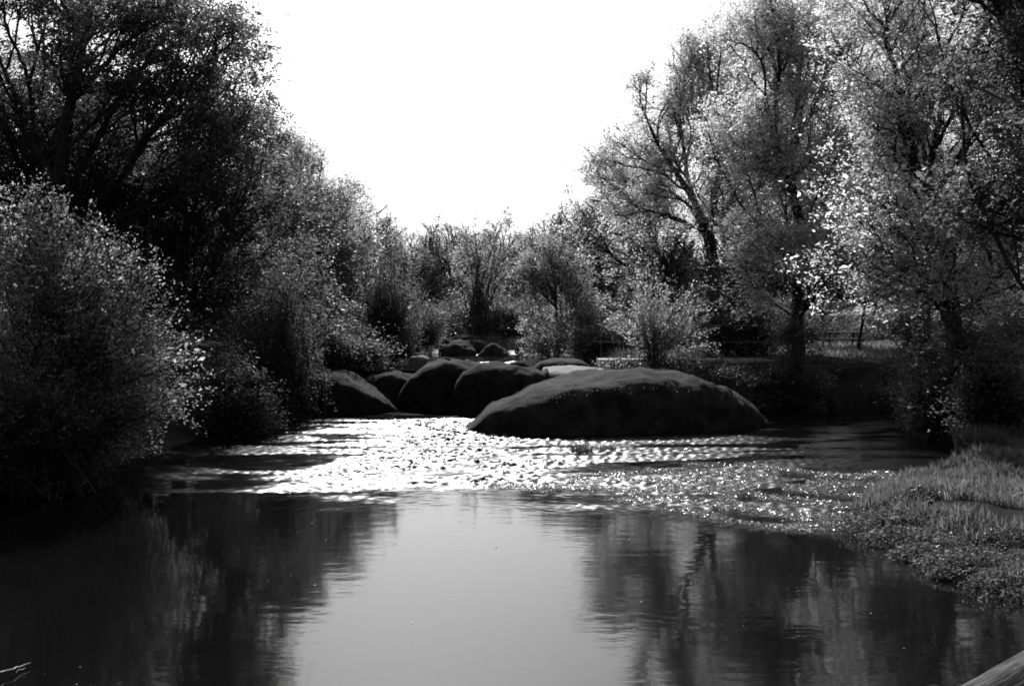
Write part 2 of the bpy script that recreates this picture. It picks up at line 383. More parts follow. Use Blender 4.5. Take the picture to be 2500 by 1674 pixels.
def leaves(c, size, rng, aspect=0.55, up=0.35, var=0.35, droop=None, tri=False):
    """folded diamond leaves at centres c"""
    n = len(c)
    nr = rng.normal(size=(n, 3)); nr[:, 2] += up * 2 * np.sign(nr[:, 2]) ; nr /= np.linalg.norm(nr, axis=1)[:, None]
    t = rng.normal(size=(n, 3))
    if droop is not None: t = t * 0.5 + droop
    u = t - (t * nr).sum(1)[:, None] * nr; u /= np.linalg.norm(u, axis=1)[:, None] + 1e-9
    v = np.cross(nr, u)
    l = (size * np.exp(rng.normal(0, var, n)))[:, None]
    w = l * aspect
    if tri:                                     # small in view: one triangle of the same area
        P = np.stack([c - u * l / 2, c + u * l * 0.4 + v * w * 0.55, c + u * l * 0.4 - v * w * 0.55], 1).reshape(-1, 3)
        return P, np.arange(3 * n).reshape(-1, 3)
    P = np.stack([c - u * l / 2, c + v * w / 2 + nr * l * 0.10, c + u * l / 2, c - v * w / 2 + nr * l * 0.10], 1).reshape(-1, 3)
    return P, np.arange(4 * n).reshape(-1, 4)

def in_blobs(blobs, n, rng, shell=0.35, clump=None):
    """random points in a union of ellipsoids (centre, radii), denser toward the skin"""
    vol = np.array([np.prod(b[1]) ** 0.8 for b in blobs]); vol /= vol.sum()
    out = []
    while sum(len(q) for q in out) < n:
        k = rng.choice(len(blobs), size=n, p=vol)
        c = np.array([blobs[i][0] for i in k]); r = np.array([blobs[i][1] for i in k])
        d = rng.normal(size=(n, 3)); d /= np.linalg.norm(d, axis=1)[:, None]
        rad = rng.uniform(0, 1, n) ** shell
        p = c + d * r * rad[:, None]
        if clump is not None:
            keep = clump(p[:, 0], p[:, 1], p[:, 2]) > rng.uniform(-0.55, 0.25, n); p = p[keep]
        out.append(p)
    return np.concatenate(out)[:n]

def grow(trunk, pts, bf=0.35):
    """balanced spanning tree: joins crown points to the trunk line along short, direct paths"""
    nodes = [np.array(q, float) for q in trunk]; par = [-1] + list(range(len(trunk) - 1))
    plen = [0.0]
    for i in range(1, len(nodes)): plen.append(plen[-1] + np.linalg.norm(nodes[i] - nodes[i - 1]))
    n = len(pts); best = np.full(n, 1e9); bp = np.zeros(n, int); alive = np.ones(n, bool)
    def relax(i):
        nonlocal best, bp
        d = np.sqrt(((pts - nodes[i]) ** 2).sum(1)); c = d + bf * plen[i]
        m_ = c < best; best = np.where(m_, c, best); bp = np.where(m_, i, bp)
    s = max(1, len(nodes) // 4)
    for i in range(s, len(nodes)): relax(i)
    for _ in range(n):
        j = int(np.argmin(np.where(alive, best, 1e9)))
        alive[j] = False; p_ = int(bp[j])
        nodes.append(pts[j]); par.append(p_); plen.append(plen[p_] + np.linalg.norm(pts[j] - nodes[p_]))
        relax(len(nodes) - 1)
    return np.array(nodes), np.array(par)

def plant(name, label, cat, base, trunk, blobs, n_pts, n_leaf, leaf, lmat, seed, trunk_r, group=None, tip=0.006, spread=0.16,
          bf=0.55, pipe=2.2, shell=0.4, aspect=0.55, up=0.35, twigs=2, twig_len=0.35, clump_wl=2.2, bark='bark', limb=0.04, cluster=4.5, extra_leaf=None, upsweep=0.25):
    """a tree or bush: trunk line (world), crown ellipsoids (world); parts trunk, branches, crown"""
    rng = np.random.default_rng(seed)
    cl = SinNoise(seed + 500, clump_wl, 12, dim=3) if clump_wl else None
    pts = in_blobs(blobs, n_pts, rng, shell, cl)
    nd, par = grow(trunk, pts, bf)
    n = len(nd)
    kids = np.zeros(n, int); np.add.at(kids, par[1:], 1)
    size = np.ones(n); main = np.full(n, -1); msz = np.zeros(n)
    for i in range(n - 1, 0, -1):
        size[par[i]] += size[i]
        if size[i] > msz[par[i]]: msz[par[i]] = size[i]; main[par[i]] = i
    mv = np.where((main >= 0) & (np.arange(n) >= len(trunk)))[0]
    for _ in range(5): nd[mv] = 0.4 * nd[mv] + 0.3 * (nd[par[mv]] + nd[main[mv]])
    # side twigs at every fine node
    tips = np.where(kids <= 1)[0]; tips = tips[tips >= len(trunk)]
    tn, tp = [], []
    for _ in range(twigs):
        d0 = nd[tips] - nd[par[tips]]; d0 /= np.linalg.norm(d0, axis=1)[:, None] + 1e-9
        d = d0 + rng.normal(size=d0.shape) * 0.65; d[:, 2] += upsweep; d /= np.linalg.norm(d, axis=1)[:, None]
        tn.append(nd[tips] + d * (twig_len * np.exp(rng.normal(0, 0.35, len(tips))))[:, None]); tp.append(tips)
    if tn:
        nd = np.concatenate([nd] + tn); par = np.concatenate([par] + tp)
    N_ = len(nd)
    rr = np.zeros(N_); acc = np.zeros(N_); kid2 = np.zeros(N_, int); np.add.at(kid2, par[1:], 1)
    order = np.arange(N_ - 1, 0, -1)          # children always follow parents
    for i in order:
        r = tip if kid2[i] == 0 else acc[i] ** (1 / pipe)
        rr[i] = max(r, tip); acc[par[i]] += rr[i] ** pipe
    rr[0] = acc[0] ** (1 / pipe)
    sc = trunk_r / rr[1]
    big = rr > tip * 2.5
    rr = np.where(big, tip * 2.5 + (rr - tip * 2.5) * max(0.05, (trunk_r - tip * 2.5) / max(rr[1] - tip * 2.5, 1e-6)), rr)
    rr[0] = trunk_r * 1.25
    # bend every segment a little
    i1 = np.arange(1, N_); i0 = par[1:]
    p0, p1 = nd[i0], nd[i1]; L = np.linalg.norm(p1 - p0, axis=1)
    mid = (p0 + p1) / 2 + rng.normal(size=p0.shape) * (L * 0.06)[:, None]
    isT = i1 < len(trunk); mid[isT] = (p0[isT] + p1[isT]) / 2
    r1 = rr[i1]; r0 = np.where(i0 == par[i0], rr[i0], np.minimum(rr[i0], r1 * 1.35)); r0[isT] = rr[i0[isT]]
    rm = (r0 + r1) / 2
    two = i1 < n                                # side twigs stay one straight piece
    P0 = np.concatenate([p0[two], mid[two]]); P1 = np.concatenate([mid[two], p1[two]])
    R0 = np.concatenate([r0[two], rm[two]]); R1 = np.concatenate([rm[two], r1[two]])
    base = np.array(base, float)
    root = empty(name, base); tag(root, label, cat, group)
    thick = R0 > limb
    v, f = tubes(P0[thick] - base, P1[thick] - base, R0[thick], R1[thick]); mesh('trunk', v, f, M[bark], root, smooth=True)
    v, f = tubes(P0[~thick] - base, P1[~thick] - base, R0[~thick], R1[~thick]); f = np.concatenate([f[:, [0, 1, 2]], f[:, [0, 2, 3]]])
    v2, f2 = cones(p0[~two] - base, p1[~two] - base, r0[~two])
    mesh('branches', np.concatenate([v, v2]), np.concatenate([f, f2 + len(v)]), M['twig'], root)
    # leaves hang on the fine wood
    fine = np.where(r1 < tip * 3.2)[0]
    wgt = L[fine] + 0.1; wgt *= np.exp(rng.normal(0, 0.5, len(fine))); wgt /= wgt.sum()
    ncl = max(8, int(n_leaf / (9 * cluster)))
    e = fine[rng.choice(len(fine), ncl, p=wgt)]; t = rng.uniform(0.25, 1.1, ncl)[:, None]
    cc = p0[e] * (1 - t) + p1[e] * t
    k = rng.integers(0, ncl, n_leaf)
    cs = np.exp(rng.normal(0, 0.35, ncl))[k][:, None]
    c = cc[k] + rng.normal(size=(n_leaf, 3)) * spread * np.array([1.15, 1.15, 0.75]) * cs
    c = c[c[:, 2] > terrain(c[:, 0], c[:, 1]) + 0.02]
    v, f = leaves(c - base, leaf, rng, aspect, up, tri=base[1] > 24)
    mesh('crown', v, f, M[lmat], root)
    return root

def B(px, py, Y, rx_, ry_, rd):
    """crown ellipsoid measured on the photo: centre, radii in photo pixels, depth radius in metres"""
    return (W(px, py, Y), np.array([rx_ / F * Y, rd, ry_ / F * Y]))

def TR(Y, *pp):
    return [W(px, py, Y if len(q) == 0 else q[0]) for (px, py, *q) in pp]

def ground_at(px, Y):
    x = (px - 1250) / F * Y
    return np.array([x, Y, float(terrain(np.array([x]), np.array([Y]))[0]) - 0.1])

def shrub(name, label, base, nstem, blobs, n_leaf, leaf, lmat, seed, group=None, spread=0.05, aspect=0.35, bend=0.35, r=0.012, side=3, cat='shrub', up=0.2, base_r=0.5, start=0.1):
    """many whippy stems from a stool reaching points of the crown, leaves strung along them"""
    rng = np.random.default_rng(seed); base = np.array(base, float)
    ends = in_blobs(blobs, nstem, rng, 0.3)
    st = base + np.stack([rng.normal(0, base_r, nstem), rng.normal(0, base_r, nstem), np.zeros(nstem)], 1)
    K = 7; t = np.linspace(0, 1, K)
    ctrl = st + (ends - st) * np.array([bend, bend, 0.75]) + rng.normal(size=ends.shape) * 0.12
    P = ((1 - t) ** 2)[None, :, None] * st[:, None] + (2 * t * (1 - t))[None, :, None] * ctrl[:, None] + (t ** 2)[None, :, None] * ends[:, None]
    R = (r * (1.15 - t))[None, :] * np.exp(rng.normal(0, 0.3, nstem))[:, None]
    segs = [(P[:, :-1].reshape(-1, 3), P[:, 1:].reshape(-1, 3), R[:, :-1].ravel(), R[:, 1:].ravel())]
    lp0, lp1 = [P[:, 1:-1].reshape(-1, 3)], [P[:, 2:].reshape(-1, 3)]
    for _ in range(side):
        i = rng.integers(0, nstem, nstem); tt = rng.uniform(0.3, 0.95, nstem); k = np.minimum((tt * (K - 1)).astype(int), K - 2)
        a0 = P[i, k]; d = P[i, k + 1] - P[i, k]; d /= np.linalg.norm(d, axis=1)[:, None] + 1e-9
        d = d + rng.normal(size=d.shape) * 0.5; d /= np.linalg.norm(d, axis=1)[:, None]
        b0 = a0 + d * rng.uniform(0.25, 0.8, nstem)[:, None]
        segs.append((a0, b0, np.full(nstem, r * 0.4), np.full(nstem, r * 0.2))); lp0.append(a0); lp1.append(b0)
    root = empty(name, base); tag(root, label, cat, group)
    v, f = tubes(*[np.concatenate([s[q] for s in segs]) - (base if q < 2 else 0) for q in range(4)])
    mesh('stems', v, f, M['twig'], root)
    lp0, lp1 = np.concatenate(lp0), np.concatenate(lp1); L = np.linalg.norm(lp1 - lp0, axis=1)
    e = rng.choice(len(lp0), n_leaf, p=L / L.sum()); t = rng.uniform(0, 1, n_leaf)[:, None]
    c = lp0[e] * (1 - t) + lp1[e] * t + rng.normal(size=(n_leaf, 3)) * spread
    dr = (lp1 - lp0)[e] / L[e][:, None]
    keep = c[:, 2] > np.maximum(terrain(c[:, 0], c[:, 1]), 0) + 0.03
    v, f = leaves(c[keep] - base, leaf, rng, aspect, up, droop=dr[keep] * 1.2, tri=base[1] > 24)
    mesh('crown', v, f, M[lmat], root)
    return root

# ------------------------------------------------------------------ trees and shrubs, left bank
g = ground_at(150, 26.7)
plant('tree', 'tall ivy-dark tree with a thick leaning trunk at the upper left corner', 'tree', g,
      [g, W(120, 700, 26.7), W(140, 450, 26.5), W(170, 260, 26.4), W(205, 110, 26.3), W(232, 0, 26.1), W(260, -120, 26.0)],
      [B(390, 150, 26.7, 280, 170, 2.99), B(205, 170, 26.4, 75, 170, 0.92), B(330, 60, 26.7, 150, 120, 1.84), B(480, 120, 26.7, 150, 130, 1.84), B(120, -60, 27.3, 220, 150, 2.53), B(450, 330, 27.3, 220, 170, 2.53), B(150, 330, 28.6, 210, 180, 2.53), B(260, 480, 28.6, 260, 160, 2.30), B(-120, 250, 27.3, 220, 300, 2.88)],
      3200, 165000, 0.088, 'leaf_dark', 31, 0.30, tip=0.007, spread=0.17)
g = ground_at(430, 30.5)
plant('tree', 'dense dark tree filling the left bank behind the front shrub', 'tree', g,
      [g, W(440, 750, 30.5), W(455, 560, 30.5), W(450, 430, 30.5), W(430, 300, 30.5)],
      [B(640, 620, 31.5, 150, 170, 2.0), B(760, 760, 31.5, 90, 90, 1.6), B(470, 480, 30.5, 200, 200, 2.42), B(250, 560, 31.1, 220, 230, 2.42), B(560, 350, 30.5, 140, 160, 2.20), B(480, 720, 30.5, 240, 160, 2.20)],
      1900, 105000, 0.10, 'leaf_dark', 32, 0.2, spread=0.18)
g = ground_at(790, 44.2)
plant('tree', 'leafy sunlit tree sloping down to the river right of the tall left tree', 'tree', g,
      [g, W(775, 780, 44.2), W(755, 640, 44.2), W(740, 520, 44.2), W(730, 430, 44.2)],
      [B(720, 440, 44.2, 110, 110, 1.68), B(800, 580, 43.5, 115, 130, 1.68), B(830, 520, 45.0, 85, 95, 1.48), B(640, 560, 44.2, 120, 140, 1.68), B(780, 700, 42.8, 100, 90, 1.30), B(690, 380, 45.0, 60, 60, 1.11)],
      2000, 70000, 0.105, 'leaf_oak', 33, 0.2, tip=0.009, spread=0.17)
shrub('shrub', 'large leafy shrub catching the light at the front of the left bank', ground_at(150, 17.6), 680,
      [B(120, 620, 16.5, 170, 170, 1.6), B(300, 700, 16.2, 150, 150, 1.5), B(380, 850, 16.0, 110, 130, 1.2), B(120, 850, 16.2, 230, 200, 1.6), B(350, 990, 15.8, 120, 80, 1.0), B(30, 560, 16.8, 110, 110, 1.3), B(340, 1060, 15.5, 90, 60, 0.8), B(430, 900, 15.8, 90, 90, 0.9), B(200, 520, 16.6, 35, 60, .4), B(310, 590, 16.4, 35, 50, .4), B(460, 960, 15.6, 70, 50, 0.7), B(110, 480, 16.8, 40, 70, .5), B(60, 470, 16.8, 22, 60, .3), B(160, 500, 16.6, 22, 60, .3), B(250, 540, 16.5, 25, 60, .3), B(385, 660, 16.2, 30, 60, .4), B(440, 700, 16.1, 22, 60, .3), B(500, 850, 15.8, 40, 60, .5), B(530, 930, 15.7, 30, 40, .4)],
      95000, 0.05, 'leaf_willow', 34, spread=0.055, aspect=0.5, r=0.014)
shrub('shrub', 'whippy dark willow shrub leaning out over the left water edge', ground_at(690, 26.2), 420,
      [B(660, 800, 26, 130, 150, 1.5), B(600, 850, 25.5, 110, 130, 1.4), B(760, 860, 26, 60, 80, 1.0), B(700, 920, 25.8, 90, 60, 1.0), B(700, 680, 26, 90, 100, 1.2)],
      42000, 0.07, 'leaf_dark', 35, spread=0.03, aspect=0.25, r=0.011, bend=0.2)
shrub('shrub', 'low black shrub overhanging the water under the front left shrub', ground_at(120, 15.4), 160,
      [B(150, 1000, 15.0, 190, 90, 1.0), B(-40, 1000, 14.5, 120, 140, 1.0)], 24000, 0.06, 'leaf_dark', 36, spread=0.07, aspect=0.5)
g = ground_at(60, 31)
plant('tree', 'shaded background tree closing the gap at the far left edge', 'tree', g,
      [g, W(60, 700, 31), W(70, 500, 31), W(80, 330, 31)],
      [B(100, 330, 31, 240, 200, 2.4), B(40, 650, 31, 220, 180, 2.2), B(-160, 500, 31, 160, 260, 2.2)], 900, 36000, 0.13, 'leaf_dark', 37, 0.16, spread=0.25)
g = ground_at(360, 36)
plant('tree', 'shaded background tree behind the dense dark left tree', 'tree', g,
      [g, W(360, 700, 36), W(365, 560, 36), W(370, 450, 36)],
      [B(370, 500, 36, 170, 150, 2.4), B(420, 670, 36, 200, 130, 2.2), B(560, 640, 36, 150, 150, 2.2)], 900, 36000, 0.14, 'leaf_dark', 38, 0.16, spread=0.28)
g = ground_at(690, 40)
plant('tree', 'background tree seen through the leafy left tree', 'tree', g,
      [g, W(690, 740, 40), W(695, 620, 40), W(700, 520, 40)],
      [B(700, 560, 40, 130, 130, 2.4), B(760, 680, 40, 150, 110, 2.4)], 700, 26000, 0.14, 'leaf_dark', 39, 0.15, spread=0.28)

# ------------------------------------------------------------------ middle distance
g = ground_at(945, 37)
shrub('shrub', 'dense conical bush at the left of the upper pool', g, 420,
      [B(935, 670, 37, 75, 90, 1.5), B(960, 760, 36.5, 95, 90, 1.6), B(895, 760, 37, 85, 110, 1.5), B(1000, 740, 37, 60, 90, 1.2), B(930, 840, 36, 100, 40, 1.3), B(860, 820, 35, 60, 60, 1.2), B(935, 600, 37, 35, 40, .6), B(1005, 690, 37, 30, 40, .6)],
      42000, 0.075, 'leaf_dark', 41, spread=0.06, aspect=0.3, r=0.014, bend=0.3)
g = ground_at(1168, 57)
shrub('tree', 'many-stemmed thin tree standing in the centre behind the boulders', g, 48,
      [B(1150, 590, 57, 85, 75, 1.6), B(1215, 560, 57, 70, 65, 1.6), B(1120, 680, 57, 60, 60, 1.4), B(1200, 680, 57, 70, 70, 1.4), B(1250, 620, 57, 40, 60, 1.2)],
      11000, 0.10, 'leaf_far', 42, spread=0.12, aspect=0.55, r=0.034, bend=0.3, side=9, base_r=0.3, cat='tree')
g = ground_at(1362, 42)
plant('bush', 'round leafy bush right of the upper pool', 'bush', g,
      [g, W(1364, 840, 42), W(1360, 800, 42), W(1358, 750, 42), W(1356, 690, 42)],
      [B(1355, 670, 42, 88, 80, 1.3), B(1305, 690, 42, 50, 50, 0.9), B(1352, 790, 41.6, 75, 75, 1.2), B(1405, 740, 42, 55, 70, 1.0), B(1360, 620, 42, 40, 35, 0.7), B(1280, 665, 42, 22, 20, .4), B(1330, 850, 41.5, 60, 30, .8)],
      1500, 36000, 0.066, 'leaf_willow', 43, 0.06, tip=0.007, spread=0.12, cluster=2.5, shell=0.5)
g = ground_at(1450, 42)
plant('bush', 'small dark bush between the round bush and the footbridge', 'bush', g,
      [g, W(1450, 830, 42), W(1450, 790, 42)], [B(1450, 790, 42, 55, 55, 1.3), B(1430, 840, 41, 60, 35, 1.2)], 500, 18000, 0.085, 'leaf_willow', 44, 0.05, spread=0.14)
g = W(1592, 890, 28.6)
shrub('sapling', 'fan-shaped young sapling with fine stems on the bank behind the whaleback', g, 95,
      [B(1590, 710, 28.6, 90, 70, 0.8), B(1670, 760, 28.6, 100, 60, 0.7), B(1525, 760, 28.6, 70, 60, 0.7), B(1680, 830, 28.6, 80, 40, 0.6), B(1590, 660, 28.6, 50, 30, 0.4), B(1720, 710, 28.6, 50, 40, 0.5)],
      9500, 0.065, 'leaf_willow', 45, spread=0.045, aspect=0.5, r=0.009, bend=0.45, base_r=0.12, cat='sapling')
far_names = ['pale', 'thin', 'tall']
protos = []
for q in range(3):
    g = np.array([0.0, 60.0, 0.0]); 
    r = np.random.default_rng(60 + q)
    h = [7.2, 7.8, 8.4][q]
    tr = [g, g + [0.1, 0, 1.4], g + [0.0, 0, 2.8], g + [0.2, 0, 4.4], g + [0.1, 0, h * 0.75]]
    bl = [(g + np.array([0.3 * q, 0, h * 0.66]), np.array([1.7, 1.7, h * 0.36])), (g + np.array([0.9 - 0.7 * q, 0, h * 0.28]), np.array([2.0, 1.8, 1.7])), (g + np.array([-0.8, 0, h * 0.8]), np.array([0.8, 0.8, 1.2])), (g + np.array([-1.2, 0, h * 0.45]), np.array([1.4, 1.5, 1.8])), (g + np.array([1.3, 0.2, h * 0.5]), np.array([1.3, 1.5, 1.7]))]
    protos.append(plant('tree', 'x', 'tree', g, tr, bl, 1500, 24000, 0.10, 'leaf_far', 70 + q, 0.12, tip=0.012, spread=0.2, shell=0.5))
def copy_tree(o, loc, rz, sc):
    r = o.copy(); C.objects.link(r); r.location = loc; r.rotation_euler = (0, 0, rz); r.scale = (sc, sc, sc)
    for ch in o.children:
        c = ch.copy(); C.objects.link(c); c.parent = r
    return r
far = [(985, 66, 0, 0.95), (1050, 70, 1, 1.0), (1105, 74, 2, 1.0), (1165, 68, 0, 0.98), (1225, 72, 1, 1.12), (1285, 70, 2, 1.02), (1335, 66, 0, 1.1), (1400, 64, 1, 1.15), (1460, 62, 2, 1.05),
       (1540, 66, 0, 1.2), (1640, 64, 1, 1.2), (1760, 66, 2, 1.2), (1880, 62, 0, 1.3), (2010, 66, 1, 1.3), (2130, 64, 2, 1.3), (2260, 62, 0, 1.3), (2400, 64, 1, 1.3),
       (905, 62, 1, 1.05), (830, 60, 2, 1.1), (720, 60, 0, 1.2), (590, 58, 1, 1.3)]
FAR_LABELS = ['low pale tree at the left end of the far row beside the conical bush', 'thin tree second from the left in the far row', 'tall thin tree in the far row just left of the many-stemmed tree',
              'pale tree in the far row hidden behind the many-stemmed tree', 'taller tree in the far row just right of the many-stemmed tree', 'tree in the far row above the squarish boulder',
              'pale tree in the far row above the round bush', 'tree in the far row right of the round bush top', 'tree at the right end of the far row behind the small bare oak']
used = set()
for i, (px, Yd, q, sc) in enumerate(far):
    x = (px - 1250) / F * Yd; loc = (x, Yd, float(terrain(np.array([x]), np.array([float(Yd)]))[0]) - 0.1)
    if q not in used:
        used.add(q); o = protos[q]; o.location = loc; o.rotation_euler = (0, 0, i * 1.7); o.scale = (sc, sc, sc)
    else: o = copy_tree(protos[q], loc, i * 1.7, sc)
    if px < 910: lb, gr = 'pale thin tree glimpsed far behind the left bank trees', 'far trees behind the left bank'
    elif px < 1500: lb, gr = 'pale thin-branched tree in the far row closing the river valley', 'far row of trees across the valley'
    else: lb, gr = 'pale thin tree glimpsed far behind the footbridge and right bank oaks', 'far trees behind the right bank'
    if i < len(FAR_LABELS): lb = FAR_LABELS[i]
    tag(o, lb, 'tree', gr)

# ------------------------------------------------------------------ right bank trees
g = ground_at(1665, 52.0)
plant('tree', 'small bare-branched oak fanning out to the left behind the sapling', 'tree', g,
      [g, W(1655, 760, 52), W(1640, 690, 52), W(1612, 620, 52), W(1585, 560, 52), W(1540, 500, 52), W(1500, 450, 52)],
      [B(1490, 470, 52.0, 95, 125, 1.49), B(1530, 390, 52.0, 95, 100, 1.49), B(1440, 560, 52.0, 70, 70, 1.34), B(1520, 620, 51.4, 100, 70, 1.49), B(1610, 500, 52.0, 80, 120, 1.49)],
      2800, 32000, 0.09, 'leaf_oak', 51, 0.20, tip=0.010, spread=0.15, twigs=2, bf=0.4)
g = ground_at(1740, 40.2)
plant('tree', 'tall oak with dark limbs forking against the sky right of the gap', 'tree', g,
      [g, W(1745, 760, 40.2), W(1742, 650, 40.2), W(1730, 570, 40.2), W(1695, 490, 40.1), W(1650, 420, 40.0), W(1605, 350, 39.9), W(1575, 280, 39.8)],
      [B(1500, 400, 40.2, 85, 75, 1.2), B(1570, 240, 40.2, 50, 70, 1.0), B(1560, 520, 39.5, 110, 60, 1.3), B(1690, 300, 40.2, 140, 150, 1.64), B(1630, 290, 40.2, 95, 150, 1.36), B(1780, 220, 40.2, 160, 160, 1.64), B(1690, 150, 40.2, 65, 75, 0.96), B(1720, 470, 39.7, 150, 110, 1.64), B(1840, 400, 40.2, 140, 160, 1.64), B(1580, 430, 40.2, 80, 70, 1.09), B(1830, 100, 40.2, 130, 120, 1.50)],
      3000, 115000, 0.086, 'leaf_oak', 52, 0.24, tip=0.0085, spread=0.2, twigs=2, bf=0.4)
g = ground_at(1950, 32.5)
plant('tree', 'large leafy oak with a black trunk standing behind the footbridge end', 'tree', g,
      [g, W(1948, 780, 32.5), W(1950, 660, 32.5), W(1960, 560, 32.5), W(1930, 450, 32.4), W(1890, 350, 32.3), W(1870, 250, 32.2)],
      [B(1830, 300, 32.5, 140, 160, 1.8), B(1860, 120, 32.5, 120, 130, 1.6), B(2000, 100, 32.5, 190, 180, 1.91), B(2050, 330, 32.5, 220, 190, 1.91), B(1900, 480, 31.9, 150, 140, 1.50), B(2150, 500, 31.4, 190, 170, 1.71), B(1870, 630, 30.8, 90, 70, 0.96), B(2020, 640, 30.2, 150, 80, 1.09), B(1850, 715, 30.8, 90, 50, 0.81), B(2050, 735, 30.2, 110, 40, 0.81), B(1950, -80, 32.5, 200, 120, 1.77)],
      3400, 140000, 0.082, 'leaf_oak', 53, 0.20, tip=0.007, spread=0.18, twigs=2, bf=0.4)
g = ground_at(2330, 23.5)
plant('tree', 'near oak hanging bright leaf sprays low over the dark right bank', 'tree', g,
      [g, W(2330, 820, 23.2), W(2320, 680, 22.8), W(2300, 540, 22.5), W(2240, 420, 22.3), W(2200, 300, 22.2), W(2190, 180, 22.2)],
      [B(2180, 330, 22.5, 160, 180, 1.4), B(2300, 300, 22.5, 230, 220, 1.55), B(2400, 60, 22.5, 250, 200, 1.55), B(2200, 560, 21.5, 190, 120, 1.18), B(2400, 580, 21.5, 160, 140, 1.24), B(2080, 650, 21.5, 140, 70, 0.81), B(2250, 710, 21.2, 150, 55, 0.81), B(2420, 720, 21.5, 120, 60, 0.81), B(2150, 60, 23, 160, 170, 1.24)],
      3200, 78000, 0.07, 'leaf_oak', 54, 0.19, tip=0.006, spread=0.16, twigs=2, bf=0.4)
g = ground_at(2270, 47)
plant('tree', 'tall shaded oak in the background between the right bank oaks', 'tree', g,
      [g, W(2260, 740, 47), W(2230, 640, 47), W(2180, 540, 47)],
      [B(2100, 380, 47, 230, 200, 3.0), B(1950, 500, 47, 150, 150, 2.5), B(2260, 480, 47, 180, 180, 2.5), B(1900, 330, 47, 130, 150, 2.2)], 1300, 75000, 0.12, 'leaf_far', 57, 0.17, tip=0.012, spread=0.28)
g = ground_at(2560, 16.5)
plant('tree', 'dark overhanging tree at the upper right edge of the view', 'tree', g,
      [g, W(2560, 820, 16.5), W(2570, 600, 16.5), W(2550, 350, 16.5), W(2540, 100, 16.5), W(2560, -150, 16.5)],
      [B(2480, 150, 16.5, 170, 230, 1.8), B(2450, 450, 16.5, 140, 170, 1.5), B(2600, 300, 16.5, 200, 350, 2.0), B(2430, -60, 16.5, 180, 120, 1.6)],
      1500, 45000, 0.078, 'leaf_dark', 55, 0.2, tip=0.0055, spread=0.13)
g = ground_at(2098, 37)
plant('tree', 'slender bent young tree beside the picnic table', 'tree', g,
      [g, W(2096, 840, 37), W(2106, 790, 37), W(2112, 740, 37), W(2108, 690, 37), W(2096, 640, 37), W(2090, 600, 37)],
      [B(2090, 600, 37, 80, 60, 1.2), B(2130, 680, 37, 60, 40, 1.0)], 350, 9000, 0.085, 'leaf_oak', 56, 0.055, spread=0.14, limb=0.02)
